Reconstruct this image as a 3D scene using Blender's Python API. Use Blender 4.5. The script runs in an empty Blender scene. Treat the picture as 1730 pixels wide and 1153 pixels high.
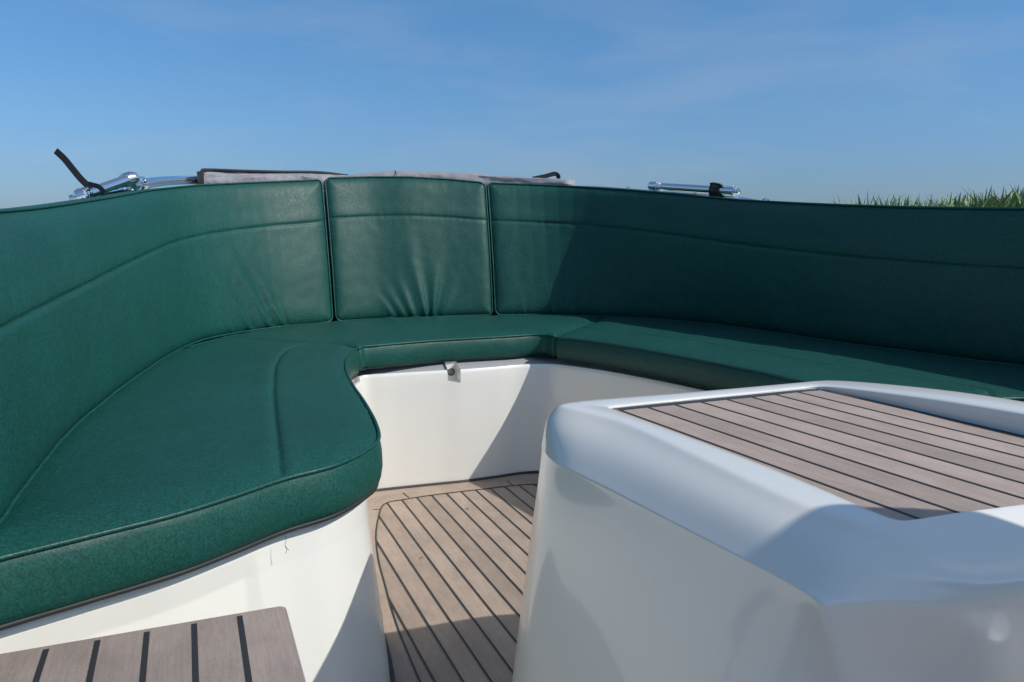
import bpy, bmesh, math, random
import numpy as np
from mathutils import Vector, noise
random.seed(7)
R = math.radians
C = bpy.context.scene.collection
# ------------------------------------------------------------------ camera, world, sun
F = 1350.0; HY = 385.0; CH = 0.88            # focal length in photo pixels, level line, eye height over the cockpit floor
PT = math.atan((576.5 - HY) / F)
cam = bpy.data.objects.new('camera', bpy.data.cameras.new('camera')); C.objects.link(cam)
cam.location = (0, 0, CH); cam.rotation_euler = (math.pi/2 - PT, 0, 0)
cam.data.sensor_width = 36; cam.data.lens = 36*F/1730; cam.data.clip_start = 0.02; cam.data.clip_end = 6000
bpy.context.scene.camera = cam
SH = (-1.10, 0.40)                           # shadow offset per metre of height
sun_dir = Vector((-SH[0], -SH[1], 1)).normalized()
elev = math.asin(sun_dir.z); azim = math.atan2(sun_dir.x, sun_dir.y)
sun = bpy.data.objects.new('sun', bpy.data.lights.new('sun', 'SUN')); C.objects.link(sun)
sun.data.energy = 3.55; sun.data.angle = R(0.53); sun.data.color = (1, 0.955, 0.89)
sun.rotation_euler = sun_dir.to_track_quat('Z', 'Y').to_euler(); sun.location = (4, -1, 6)
world = bpy.data.worlds.new('World'); bpy.context.scene.world = world; world.use_nodes = True
nt = world.node_tree; nt.nodes.clear()
def N(t, k, **kw):
    n = t.nodes.new(k)
    for a, b in kw.items(): setattr(n, a, b)
    return n
out = N(nt, 'ShaderNodeOutputWorld'); bg = N(nt, 'ShaderNodeBackground')
sky = N(nt, 'ShaderNodeTexSky', sky_type='NISHITA', sun_disc=False)
sky.sun_elevation = elev; sky.sun_rotation = azim; sky.air_density = 1.0; sky.dust_density = 0.6; sky.ozone_density = 2.5
bg.inputs[1].default_value = 0.1
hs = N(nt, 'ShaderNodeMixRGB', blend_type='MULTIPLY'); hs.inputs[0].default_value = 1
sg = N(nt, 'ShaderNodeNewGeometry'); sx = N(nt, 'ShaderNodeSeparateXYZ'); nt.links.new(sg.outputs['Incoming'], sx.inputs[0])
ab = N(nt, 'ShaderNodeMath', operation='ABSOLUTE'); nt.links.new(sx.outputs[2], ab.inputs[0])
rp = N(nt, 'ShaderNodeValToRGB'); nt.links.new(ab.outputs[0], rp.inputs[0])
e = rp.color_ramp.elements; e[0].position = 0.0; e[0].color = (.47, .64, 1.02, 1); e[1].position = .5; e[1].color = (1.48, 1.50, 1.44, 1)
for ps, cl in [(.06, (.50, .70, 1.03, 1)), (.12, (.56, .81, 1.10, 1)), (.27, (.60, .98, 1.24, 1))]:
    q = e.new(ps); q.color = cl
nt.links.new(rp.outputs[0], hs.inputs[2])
tc = N(nt, 'ShaderNodeTexCoord')
mp = N(nt, 'ShaderNodeMapping'); mp.inputs['Scale'].default_value = (2.2, 2.2, 9.0); mp.inputs['Rotation'].default_value = (0.1, 0.25, 0.5)
nz = N(nt, 'ShaderNodeTexNoise'); nz.inputs['Scale'].default_value = 1.1; nz.inputs['Detail'].default_value = 8; nz.inputs['Roughness'].default_value = 0.55; nz.inputs['Distortion'].default_value = 0.35
cr = N(nt, 'ShaderNodeValToRGB'); cr.color_ramp.elements[0].position = 0.47; cr.color_ramp.elements[1].position = 0.85
ml = N(nt, 'ShaderNodeMath', operation='MULTIPLY'); ml.inputs[1].default_value = 0.30
mx = N(nt, 'ShaderNodeMixRGB'); mx.inputs[2].default_value = (5.2, 5.5, 6.0, 1)
L = nt.links.new
L(tc.outputs['Generated'], mp.inputs[0]); L(mp.outputs[0], nz.inputs['Vector']); L(nz.outputs['Fac'], cr.inputs[0]); L(cr.outputs[0], ml.inputs[0])
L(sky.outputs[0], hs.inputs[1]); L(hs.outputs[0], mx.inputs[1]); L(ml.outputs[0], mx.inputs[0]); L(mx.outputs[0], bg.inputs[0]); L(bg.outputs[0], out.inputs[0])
vs = bpy.context.scene.view_settings
vs.view_transform = 'Standard'; vs.look = 'None'; vs.exposure = 0; vs.gamma = 1

# ------------------------------------------------------------------ geometry helpers
def W(x, y, z):                              # where the sight line through a photo pixel meets the level plane z
    a = (x-865)/F; b = -(y-576.5)/F
    d = (a, math.cos(PT)+b*math.sin(PT), -math.sin(PT)+b*math.cos(PT))
    t = (z-CH)/d[2]
    return Vector((d[0]*t, d[1]*t, z))
def D(x, y, t):                              # point on that sight line at camera depth t
    a = (x-865)/F; b = -(y-576.5)/F
    return Vector((a*t, (math.cos(PT)+b*math.sin(PT))*t, CH+(-math.sin(PT)+b*math.cos(PT))*t))
def P(v):
    z = v[2]-CH
    f = v[1]*math.cos(PT)-z*math.sin(PT); u = v[1]*math.sin(PT)+z*math.cos(PT)
    return 865+F*v[0]/f, 576.5-F*u/f
def V2(p): return np.array([p[0], p[1]], float)
AX = np.array([-0.377, 0.926]); PR = np.array([0.926, 0.377])     # boat axis (forward) and its right-hand normal
def resample(pts, n, smooth=True):
    pts = np.array([list(p) for p in pts], float)
    if smooth and len(pts) > 2:
        q = np.vstack([2*pts[0]-pts[1], pts, 2*pts[-1]-pts[-2]]); o = []
        for i in range(1, len(q)-2):
            p0, p1, p2, p3 = q[i-1:i+3]
            d0 = max(np.linalg.norm(p1-p0), 1e-6)**.5; d1 = max(np.linalg.norm(p2-p1), 1e-6)**.5; d2 = max(np.linalg.norm(p3-p2), 1e-6)**.5
            m1 = (p2-p1) + d1*((p1-p0)/d0 - (p2-p0)/(d0+d1)) if d0 > 0 else p2-p1
            m2 = (p2-p1) + d1*((p3-p2)/d2 - (p3-p1)/(d1+d2))
            for t in np.linspace(0, 1, 14, endpoint=False):
                o.append((2*t**3-3*t**2+1)*p1+(t**3-2*t**2+t)*m1+(-2*t**3+3*t**2)*p2+(t**3-t**2)*m2)
        o.append(pts[-1]); pts = np.array(o)
    s = np.concatenate([[0], np.cumsum(np.linalg.norm(np.diff(pts, axis=0), axis=1))])
    t = np.linspace(0, s[-1], n)
    return np.stack([np.interp(t, s, pts[:, k]) for k in range(pts.shape[1])], 1)
def length(p): return float(np.linalg.norm(np.diff(p, axis=0), axis=1).sum())
def obj(name, verts, faces, mat, parent=None, smooth=True, sharp=None, uv=None):
    me = bpy.data.meshes.new(name)
    me.from_pydata([tuple(map(float, v)) for v in verts], [], [tuple(map(int, f)) for f in faces])
    bm = bmesh.new(); bm.from_mesh(me); bmesh.ops.recalc_face_normals(bm, faces=bm.faces[:]); bm.to_mesh(me); bm.free()
    if smooth: me.polygons.foreach_set('use_smooth', [True]*len(me.polygons))
    if sharp: me.set_sharp_from_angle(angle=R(sharp))
    if uv is not None:
        ul = me.uv_layers.new(name='UVMap')
        for lp in me.loops: ul.data[lp.index].uv = uv[lp.vertex_index]
    me.materials.append(mat)
    o = bpy.data.objects.new(name, me); C.objects.link(o)
    if parent: o.parent = parent; o.matrix_parent_inverse = parent.matrix_world.inverted()
    return o
def thing(name, label, cat, loc=(0, 0, 0), group=None):
    o = bpy.data.objects.new(name, None); o.empty_display_size = 0.1; C.objects.link(o); o.location = loc
    o.matrix_world.translation = Vector(loc)
    o['label'] = label; o['category'] = cat
    if group: o['group'] = group
    return o
def tag(o, label, cat, group=None):
    o['label'] = label; o['category'] = cat
    if group: o['group'] = group
    return o
def grid_faces(nu, nv, off=0, closed=False):
    f = []
    for i in range(nu-1):
        for j in range(nv if closed else nv-1):
            k = (j+1) % nv
            f.append((off+i*nv+j, off+(i+1)*nv+j, off+(i+1)*nv+k, off+i*nv+k))
    return f
def tube_vf(path, r, seg=10, off=0, caps=True, closed=False):
    path = [Vector(p) for p in path]; n = len(path); vs_, fs = [], []
    rr = r if hasattr(r, '__len__') else [r]*n
    up = Vector((0, 0, 1)); prev = None
    for i, p in enumerate(path):
        if closed: t = path[(i+1) % n]-path[i-1]
        else: t = path[min(i+1, n-1)]-path[max(i-1, 0)]
        t.normalize()
        if prev is None:
            a = t.cross(up)
            if a.length < 1e-3: a = t.cross(Vector((1, 0, 0)))
        else: a = prev - t*prev.dot(t)
        a.normalize(); prev = a; b = t.cross(a)
        for k in range(seg):
            w = 2*math.pi*k/seg
            vs_.append(p + (a*math.cos(w)+b*math.sin(w))*rr[i])
    m = n if closed else n-1
    for i in range(m):
        j = (i+1) % n
        for k in range(seg):
            q = (k+1) % seg
            fs.append((off+i*seg+k, off+j*seg+k, off+j*seg+q, off+i*seg+q))
    if caps and not closed:
        fs.append(tuple(off+k for k in range(seg))); fs.append(tuple(off+(n-1)*seg+k for k in reversed(range(seg))))
    return vs_, fs
def tubes(name, specs, mat, parent=None, seg=10, sharp=50):
    V, Fc = [], []
    for path, r in specs:
        v, f = tube_vf(path, r, seg, len(V)); V += v; Fc += f
    return obj(name, V, Fc, mat, parent, sharp=sharp)
def dist_to(poly, pts):
    best = np.full(len(pts), 9.0)
    for a, b in zip(poly[:-1], poly[1:]):
        ab = b-a; L2 = ab@ab
        if L2 < 1e-12: continue
        t = np.clip(((pts-a)@ab)/L2, 0, 1)
        best = np.minimum(best, np.linalg.norm(pts-(a+t[:, None]*ab), axis=1))
    return best

# ------------------------------------------------------------------ materials
def mat(name, color, rough=0.5, metal=0.0, spec=0.5, coat=0.0, coat_rough=0.05):
    m = bpy.data.materials.new(name); m.use_nodes = True
    b = m.node_tree.nodes['Principled BSDF']
    b.inputs['Base Color'].default_value = (*color, 1); b.inputs['Roughness'].default_value = rough
    b.inputs['Metallic'].default_value = metal; b.inputs['Specular IOR Level'].default_value = spec
    b.inputs['Coat Weight'].default_value = coat; b.inputs['Coat Roughness'].default_value = coat_rough
    return m, m.node_tree, b
def noise_node(t, scale, detail=4, rough=0.5, coord='Object', stretch=None, rot=None):
    tcn = N(t, 'ShaderNodeTexCoord'); n = N(t, 'ShaderNodeTexNoise')
    n.inputs['Scale'].default_value = scale; n.inputs['Detail'].default_value = detail; n.inputs['Roughness'].default_value = rough
    if stretch or rot:
        m = N(t, 'ShaderNodeMapping')
        if stretch: m.inputs['Scale'].default_value = stretch
        if rot: m.inputs['Rotation'].default_value = rot
        t.links.new(tcn.outputs[coord], m.inputs[0]); t.links.new(m.outputs[0], n.inputs['Vector'])
    else: t.links.new(tcn.outputs[coord], n.inputs['Vector'])
    return n
def mrange(t, src, a, b, c, d):
    m = N(t, 'ShaderNodeMapRange'); m.inputs[1].default_value = a; m.inputs[2].default_value = b; m.inputs[3].default_value = c; m.inputs[4].default_value = d
    t.links.new(src, m.inputs[0]); return m.outputs[0]
def mulcol(t, base, facs, b):
    cur = None
    for f in facs:
        m = N(t, 'ShaderNodeVectorMath', operation='SCALE')
        if cur is None: m.inputs[0].default_value = base
        else: t.links.new(cur, m.inputs[0])
        t.links.new(f, m.inputs['Scale']); cur = m.outputs[0]
    t.links.new(cur, b.inputs['Base Color'])

def fabric(name, base, rough=0.5):
    m, t, b = mat(name, base, rough, spec=0.38)
    big = noise_node(t, 3.0, 3); fine = noise_node(t, 260, 3, 0.7)
    grain = noise_node(t, 90, 4, 0.6)
    mulcol(t, base, [mrange(t, big.outputs[0], .3, .7, .92, 1.08), mrange(t, fine.outputs[0], .3, .7, .55, 1.45), mrange(t, grain.outputs[0], .3, .7, .93, 1.08)], b)
    w1 = noise_node(t, 420, 2, 0.5, stretch=(1, .16, .5), rot=(0, 0, .75)); w2 = noise_node(t, 420, 2, 0.5, stretch=(.16, 1, .5), rot=(0, 0, .75))
    ad = N(t, 'ShaderNodeMath', operation='ADD'); t.links.new(w1.outputs[0], ad.inputs[0]); t.links.new(w2.outputs[0], ad.inputs[1])
    ad2 = N(t, 'ShaderNodeMath', operation='ADD'); t.links.new(ad.outputs[0], ad2.inputs[0]); t.links.new(fine.outputs[0], ad2.inputs[1])
    bp = N(t, 'ShaderNodeBump'); bp.inputs['Strength'].default_value = 0.32; bp.inputs['Distance'].default_value = 0.0012
    t.links.new(ad2.outputs[0], bp.inputs['Height'])
    lum = noise_node(t, 9, 3, .5, stretch=(1, 1, .6)); bp2 = N(t, 'ShaderNodeBump'); bp2.inputs['Strength'].default_value = 0.12; bp2.inputs['Distance'].default_value = 0.012
    t.links.new(lum.outputs[0], bp2.inputs['Height']); t.links.new(bp.outputs[0], bp2.inputs['Normal']); t.links.new(bp2.outputs[0], b.inputs['Normal'])
    t.links.new(mrange(t, grain.outputs[0], .3, .7, rough-.05, rough+.08), b.inputs['Roughness'])
    return m
GREEN = fabric('green_vinyl_fabric', (0.0050, 0.067, 0.0530), 0.50)
PIPE = fabric('green_piping_fabric', (0.0050, 0.066, 0.054), 0.42)
def gelcoat(name, base, rough=0.28, coat=0.6):
    m, t, b = mat(name, base, rough, coat=coat, coat_rough=0.05)
    n = noise_node(t, 3, 2, .4); n2 = noise_node(t, 60, 3, .6)
    dust = noise_node(t, 900, 1, .5)
    mulcol(t, base, [mrange(t, n.outputs[0], .3, .7, .985, 1.01), mrange(t, n2.outputs[0], .3, .75, 1.0, .992)], b)
    b.inputs['Coat Roughness'].default_value = 0.05
    bp = N(t, 'ShaderNodeBump'); bp.inputs['Strength'].default_value = 0.06; bp.inputs['Distance'].default_value = 0.01
    nn = noise_node(t, 4, 2, .5); t.links.new(nn.outputs[0], bp.inputs['Height']); t.links.new(bp.outputs[0], b.inputs['Normal']); t.links.new(bp.outputs[0], b.inputs['Coat Normal'])
    return m
GEL = gelcoat('white_gelcoat', (0.80, 0.79, 0.735))
TRIM, _, _ = mat('grey_gutter_trim', (0.34, 0.34, 0.36), 0.45)
def teak(name, base, pitch):
    # UV: u across the planks in metres, v along them
    m, t, b = mat(name, base, 0.72, spec=0.3)
    tcn = N(t, 'ShaderNodeTexCoord'); sp = N(t, 'ShaderNodeSeparateXYZ'); t.links.new(tcn.outputs['UV'], sp.inputs[0])
    dv = N(t, 'ShaderNodeMath', operation='DIVIDE'); dv.inputs[1].default_value = pitch; t.links.new(sp.outputs[0], dv.inputs[0])
    fl = N(t, 'ShaderNodeMath', operation='FLOOR'); t.links.new(dv.outputs[0], fl.inputs[0])
    wn = N(t, 'ShaderNodeTexWhiteNoise', noise_dimensions='1D'); t.links.new(fl.outputs[0], wn.inputs['W'])
    cb = N(t, 'ShaderNodeCombineXYZ'); t.links.new(sp.outputs[0], cb.inputs[0]); t.links.new(sp.outputs[1], cb.inputs[1]); t.links.new(wn.outputs[0], cb.inputs[2])
    def nn(scale, st, det=5, r=.6):
        mpn = N(t, 'ShaderNodeMapping'); mpn.inputs['Scale'].default_value = st; t.links.new(cb.outputs[0], mpn.inputs[0])
        n = N(t, 'ShaderNodeTexNoise'); n.inputs['Scale'].default_value = scale; n.inputs['Detail'].default_value = det; n.inputs['Roughness'].default_value = r
        t.links.new(mpn.outputs[0], n.inputs['Vector']); return n.outputs[0]
    streak = nn(260, (1, .07, 6)); speck = nn(420, (1, .5, 3), 3, .7); blot = nn(14, (1, .6, 2), 4, .6)
    stain = nn(5, (1, 1, .2), 5, .65)
    mulcol(t, base, [mrange(t, streak, .3, .7, .90, 1.10), mrange(t, speck, .3, .7, .92, 1.08), mrange(t, blot, .3, .7, .87, 1.11), mrange(t, wn.outputs[0], 0, 1, .88, 1.09), mrange(t, stain, .25, .5, .86, 1.0)], b)
    bp = N(t, 'ShaderNodeBump'); bp.inputs['Strength'].default_value = 0.25; bp.inputs['Distance'].default_value = 0.001
    t.links.new(streak, bp.inputs['Height']); t.links.new(bp.outputs[0], b.inputs['Normal'])
    return m
TEAKF = teak('synthetic_teak_floor', (0.385, 0.300, 0.238), 0.0513)
TEAKC = teak('synthetic_teak_console', (0.40, 0.322, 0.272), 0.0513)
TEAKS = teak('synthetic_teak_step', (0.350, 0.285, 0.250), 0.0530)
TEAKM = teak('synthetic_teak_margin', (0.385, 0.300, 0.238), 9.0)
CAULK, _, _ = mat('black_caulk', (0.030, 0.030, 0.032), 0.6)
CHROME, _, _ = mat('polished_stainless_steel', (0.82, 0.83, 0.85), 0.07, metal=1.0)
BLACK, _, _ = mat('black_webbing', (0.016, 0.016, 0.018), 0.65)
DARKV, _, _ = mat('dark_zip_tape', (0.02, 0.022, 0.022), 0.6)
GREYP, _, _ = mat('grey_plastic', (0.16, 0.16, 0.15), 0.5)
DECKW = gelcoat('deck_gelcoat', (0.72, 0.71, 0.67), 0.35, 0.4)
def canvas():
    m, t, b = mat('grey_canvas', (0.30, 0.29, 0.305), 0.8, spec=0.3)
    n = noise_node(t, 12, 4); n2 = noise_node(t, 300, 2)
    mulcol(t, (0.30, 0.29, 0.305), [mrange(t, n.outputs[0], .3, .7, .88, 1.1), mrange(t, n2.outputs[0], .3, .7, .93, 1.07)], b)
    return m
CANVAS = canvas()

# ------------------------------------------------------------------ traced plan of the cockpit (each curve lies on its own real level)
SEAT = 0.50
bk_left = [W(x, y, SEAT) for x, y in [(0,890),(40,833),(84,775),(140,715),(200,665),(250,628),(300,597),(338,580),(380,570),(470,556),(561,547.5)]]
bk_left = [Vector((-0.50,0.50,SEAT)), Vector((-0.585,0.75,SEAT))] + bk_left
bk_mid = [W(x, y, SEAT) for x, y in [(569,546.5),(640,542),(700,540),(765,537.5),(831,536)]]
bk_right = [W(x, y, SEAT) for x, y in [(838,535.5),(900,535),(950,535.5),(1000,537),(1105,542),(1211,552),(1316,567),(1422,583.5),(1527,597.5),(1633,612),(1730,624)]] + [Vector((1.53,1.78,SEAT)), Vector((1.70,1.42,SEAT)), Vector((1.83,1.0,SEAT))]
TOPX = [-900,0,60,120,190,250,330,420,540,550,620,690,760,822,900,970,1060,1150,1240,1330,1420,1520,1620,1730,2600]
TOPY = [ 380,356,351,343,332,321,313,308.5,303.5,300.5,299,299,303,309,312,315,320.5,328,337,342,346,349,351,352,352]

# ------------------------------------------------------------------ seat cushions
def coons(b, r, t, l, nu, nv):
    # b, t run left->right; l, r run bottom->top
    b = resample(b, nu); t = resample(t, nu); l = resample(l, nv); r = resample(r, nv)
    u = np.linspace(0, 1, nu)[:, None, None]; v = np.linspace(0, 1, nv)[None, :, None]
    S = (1-v)*b[:, None]+v*t[:, None]+(1-u)*l[None]+u*r[None] - ((1-u)*(1-v)*b[0]+u*(1-v)*b[-1]+(1-u)*v*t[0]+u*v*t[-1])
    return S, b, r, t, l
def seat_cushion(label, b, r, t, l, nu, nv, seams, zlow, folds=()):
    th = thing('seat_cushion', label, 'seat cushion', (*np.mean([V2(b[len(b)//2]), V2(t[len(t)//2])], axis=0), zlow), 'seat cushions of the u shaped bench')
    S, b, r, t, l = coons([V2(p) for p in b], [V2(p) for p in r], [V2(p) for p in t], [V2(p) for p in l], nu, nv)
    outline = np.vstack([b, r[1:], t[::-1][1:], l[::-1][1:-1]])
    pts = S.reshape(-1, 2)
    oc = np.vstack([outline, outline[:1]])
    d = dist_to(oc, pts)
    z = SEAT + 0.013*(1-np.exp(-d/0.028)) - 0.0
    z += 0.0022*np.array([noise.noise(Vector((p[0]*6, p[1]*6, 1.3))) for p in pts])
    z += 0.0011*np.array([noise.noise(Vector((p[0]*22, p[1]*22, 4.3))) for p in pts])
    z += 0.0016*np.exp(-d/0.022)*np.array([noise.noise(Vector((p[0]*48, p[1]*48, 9.1))) for p in pts])
    z += 0.0040*np.clip(d/.08, 0, 1)*np.array([noise.noise(Vector((p[0]*3.1+4, p[1]*3.1, 5.5))) for p in pts])
    for sm in seams:
        sp = resample([V2(p) for p in sm], 120)
        ds = dist_to(sp, pts)
        z -= 0.0075*np.exp(-(ds/0.0048)**1.3) * np.clip(d/0.006, 0, 1)
        z += 0.0010*np.exp(-((ds-0.022)/0.018)**2)
    for (x0, y0, x1, y1, amp, wd) in folds:
        a = V2((x0, y0)); c = V2((x1, y1)); ab = c-a; tt = np.clip(((pts-a)@ab)/(ab@ab), 0, 1)
        dd = np.linalg.norm(pts-(a+tt[:, None]*ab), axis=1)
        z += amp*np.exp(-(dd/wd)**2)*(1-tt)
    V = [(p[0], p[1], zz) for p, zz in zip(pts, z)]
    Fc = grid_faces(nu, nv)
    # boxing all round with a slight belly
    idx = [i*nv for i in range(nu)] + [(nu-1)*nv+j for j in range(1, nv)] + [i*nv+nv-1 for i in range(nu-2, -1, -1)] + [j for j in range(nv-2, 0, -1)]
    n = len(idx); O = pts[idx]
    tan = np.roll(O, -1, 0)-np.roll(O, 1, 0); nn = np.stack([tan[:, 1], -tan[:, 0]], 1); nn /= np.linalg.norm(nn, axis=1)[:, None]+1e-9
    area = 0.5*np.sum(O[:, 0]*np.roll(O[:, 1], -1)-np.roll(O[:, 0], -1)*O[:, 1])
    if area < 0: nn = -nn
    rows = [idx]; H = SEAT-zlow
    for k, (f, o) in enumerate([(0.04, .0025), (.15, .0055), (.35, .008), (.6, .0085), (.8, .006), (.93, .002), (1.0, -.005)]):
        base = len(V)
        for q in range(n):
            w = 0.0016*noise.noise(Vector((O[q][0]*14, O[q][1]*14, f*3)))
            V.append((O[q][0]+nn[q][0]*(o+w), O[q][1]+nn[q][1]*(o+w), SEAT-f*H))
        row = list(range(base, base+n))
        for q in range(n):
            Fc.append((rows[-1][q], rows[-1][(q+1) % n], row[(q+1) % n], row[q]))
        rows.append(row)
    cx = np.mean(O, axis=0); ci = len(V); V.append((cx[0], cx[1], zlow+.001))
    for q in range(n): Fc.append((rows[-1][q], rows[-1][(q+1) % n], ci))
    obj('cover', V, Fc, GREEN, th)
    pv, pf = tube_vf([(O[q][0]+nn[q][0]*.0030, O[q][1]+nn[q][1]*.0030, SEAT+.0008) for q in range(n)], 0.0036, 8, closed=True)
    obj('piping', pv, pf, PIPE, th)
    zv, zf = tube_vf([(O[q][0]-nn[q][0]*.003, O[q][1]-nn[q][1]*.003, zlow+.0005) for q in range(n)], 0.0042 if zlow < .42 else .0020, 6, closed=True)
    obj('zip_tape', zv, zf, DARKV, th)
    return th, O, nn
px = lambda L_, z=SEAT: [W(x, y, z) for x, y in L_]
def tuck(pts, o):                            # move a back curve outwards under the backrest
    p = np.array([V2(q) for q in pts]); t = np.gradient(p, axis=0); n = np.stack([-t[:, 1], t[:, 0]], 1); n /= np.linalg.norm(n, axis=1)[:, None]
    return [Vector((*(a+b*o), SEAT)) for a, b in zip(p, n)]
ZL = 0.415
l_front = [Vector((-.690,.775,SEAT)), Vector((-.645,.825,SEAT))] + px([(0,943),(150,906),(300,868),(400,836),(480,809),(560,788),(600,771),(622,758)])
l_side = px([(622,758),(633,750),(637.5,738),(632,715),(622,695),(610,675),(598,658),(589,643),(582.5,625),(583,611),(589,600),(596,593),(603,589)])
l_top = px([(372,573),(450,578),(530,582),(570,583),(603,589)])
l_back = [Vector((-.690,.775,SEAT)), Vector((-.70,.88,SEAT))] + [Vector((p.x-.02, p.y, SEAT)) for p in bk_left[2:10]]
l_back = l_back[:9] + [W(372,573,SEAT)]
seam_l = px([(475,806),(470,770),(465,720),(462,680),(462,650),(466,622),(478,604),(500,590),(530,582.5)])
lseat = seat_cushion('large green seat cushion on the left with a wide rounded corner beside the wooden step', l_front, l_side, l_top, l_back, 130, 190, [seam_l], ZL)
th0 = W(484,903,.412)+Vector((0,-.006,0))
th_pts = [th0, th0+Vector((.001,-.001,-.008)), th0+Vector((-.001,-.001,-.015)), th0+Vector((.0015,-.001,-.022)), th0+Vector((-.001,-.001,-.028))]
tubes('loose_thread', [(resample(th_pts, 14), .00035), (resample([th_pts[2], th_pts[2]+Vector((.003,0,-.005)), th_pts[2]+Vector((.006,0,-.008))], 8), .00035)], DARKV, lseat[0], 5)
m_front = px([(607,589),(613,586.3),(639,584),(690,579.5),(743,575.5),(847,569.5),(902,566.3),(922,566.5),(937,569)])
m_right = px([(937,569),(955,561),(975,554),(1000,546)]) + [W(1020,535,SEAT)]
m_left = px([(607,589),(572,583.3),(530,582.3),(450,578.3),(372,573)])
m_top = tuck([W(372,573,SEAT)]+bk_left[-2:]+bk_mid+bk_right[:4], .035)
m_top[0] = W(372,573,SEAT); m_top[-1] = W(1020,535,SEAT)
fm = [(W(660,543,SEAT), W(690,563,SEAT)), (W(745,541,SEAT), W(735,556,SEAT)), (W(705,541,SEAT), W(725,552,SEAT))]
seat_cushion('green seat cushion at the head of the bench, under the narrow centre backrest', m_front, m_right, m_top, m_left, 220, 90, [], .425,
             [(a.x, a.y, b.x, b.y, .004, .02) for a, b in fm])
r_left = px([(942,571),(960,562),(978,555),(1003,546.5)]) + [W(1023,535.5,SEAT)]
r_front = px([(942,571),(1000,577),(1100,593.5),(1211,614.5),(1316,636),(1340,642)]) + [Vector((.80,1.87,SEAT)), Vector((.845,1.795,SEAT)), Vector((.90,1.757,SEAT))]
r_right = [Vector((.90,1.757,SEAT)), W(1645,675.6,SEAT), W(1730,673.5,SEAT), Vector((1.30,1.735,SEAT)), Vector((1.56,1.72,SEAT))]
r_top = tuck(bk_right[4:11], .02); r_top = [W(1023,535.5,SEAT)] + r_top + [Vector((1.56,1.72,SEAT))]
seam_r = px([(975,556),(1000,560),(1100,573),(1169,583.5),(1295,605),(1422,630),(1548,649),(1645,663),(1668,668),(1672,675)])
seat_cushion('long green seat cushion on the right, half in the shadow of the backrest above it', r_front, r_right, r_top, r_left, 200, 90, [seam_r], .425)

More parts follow.
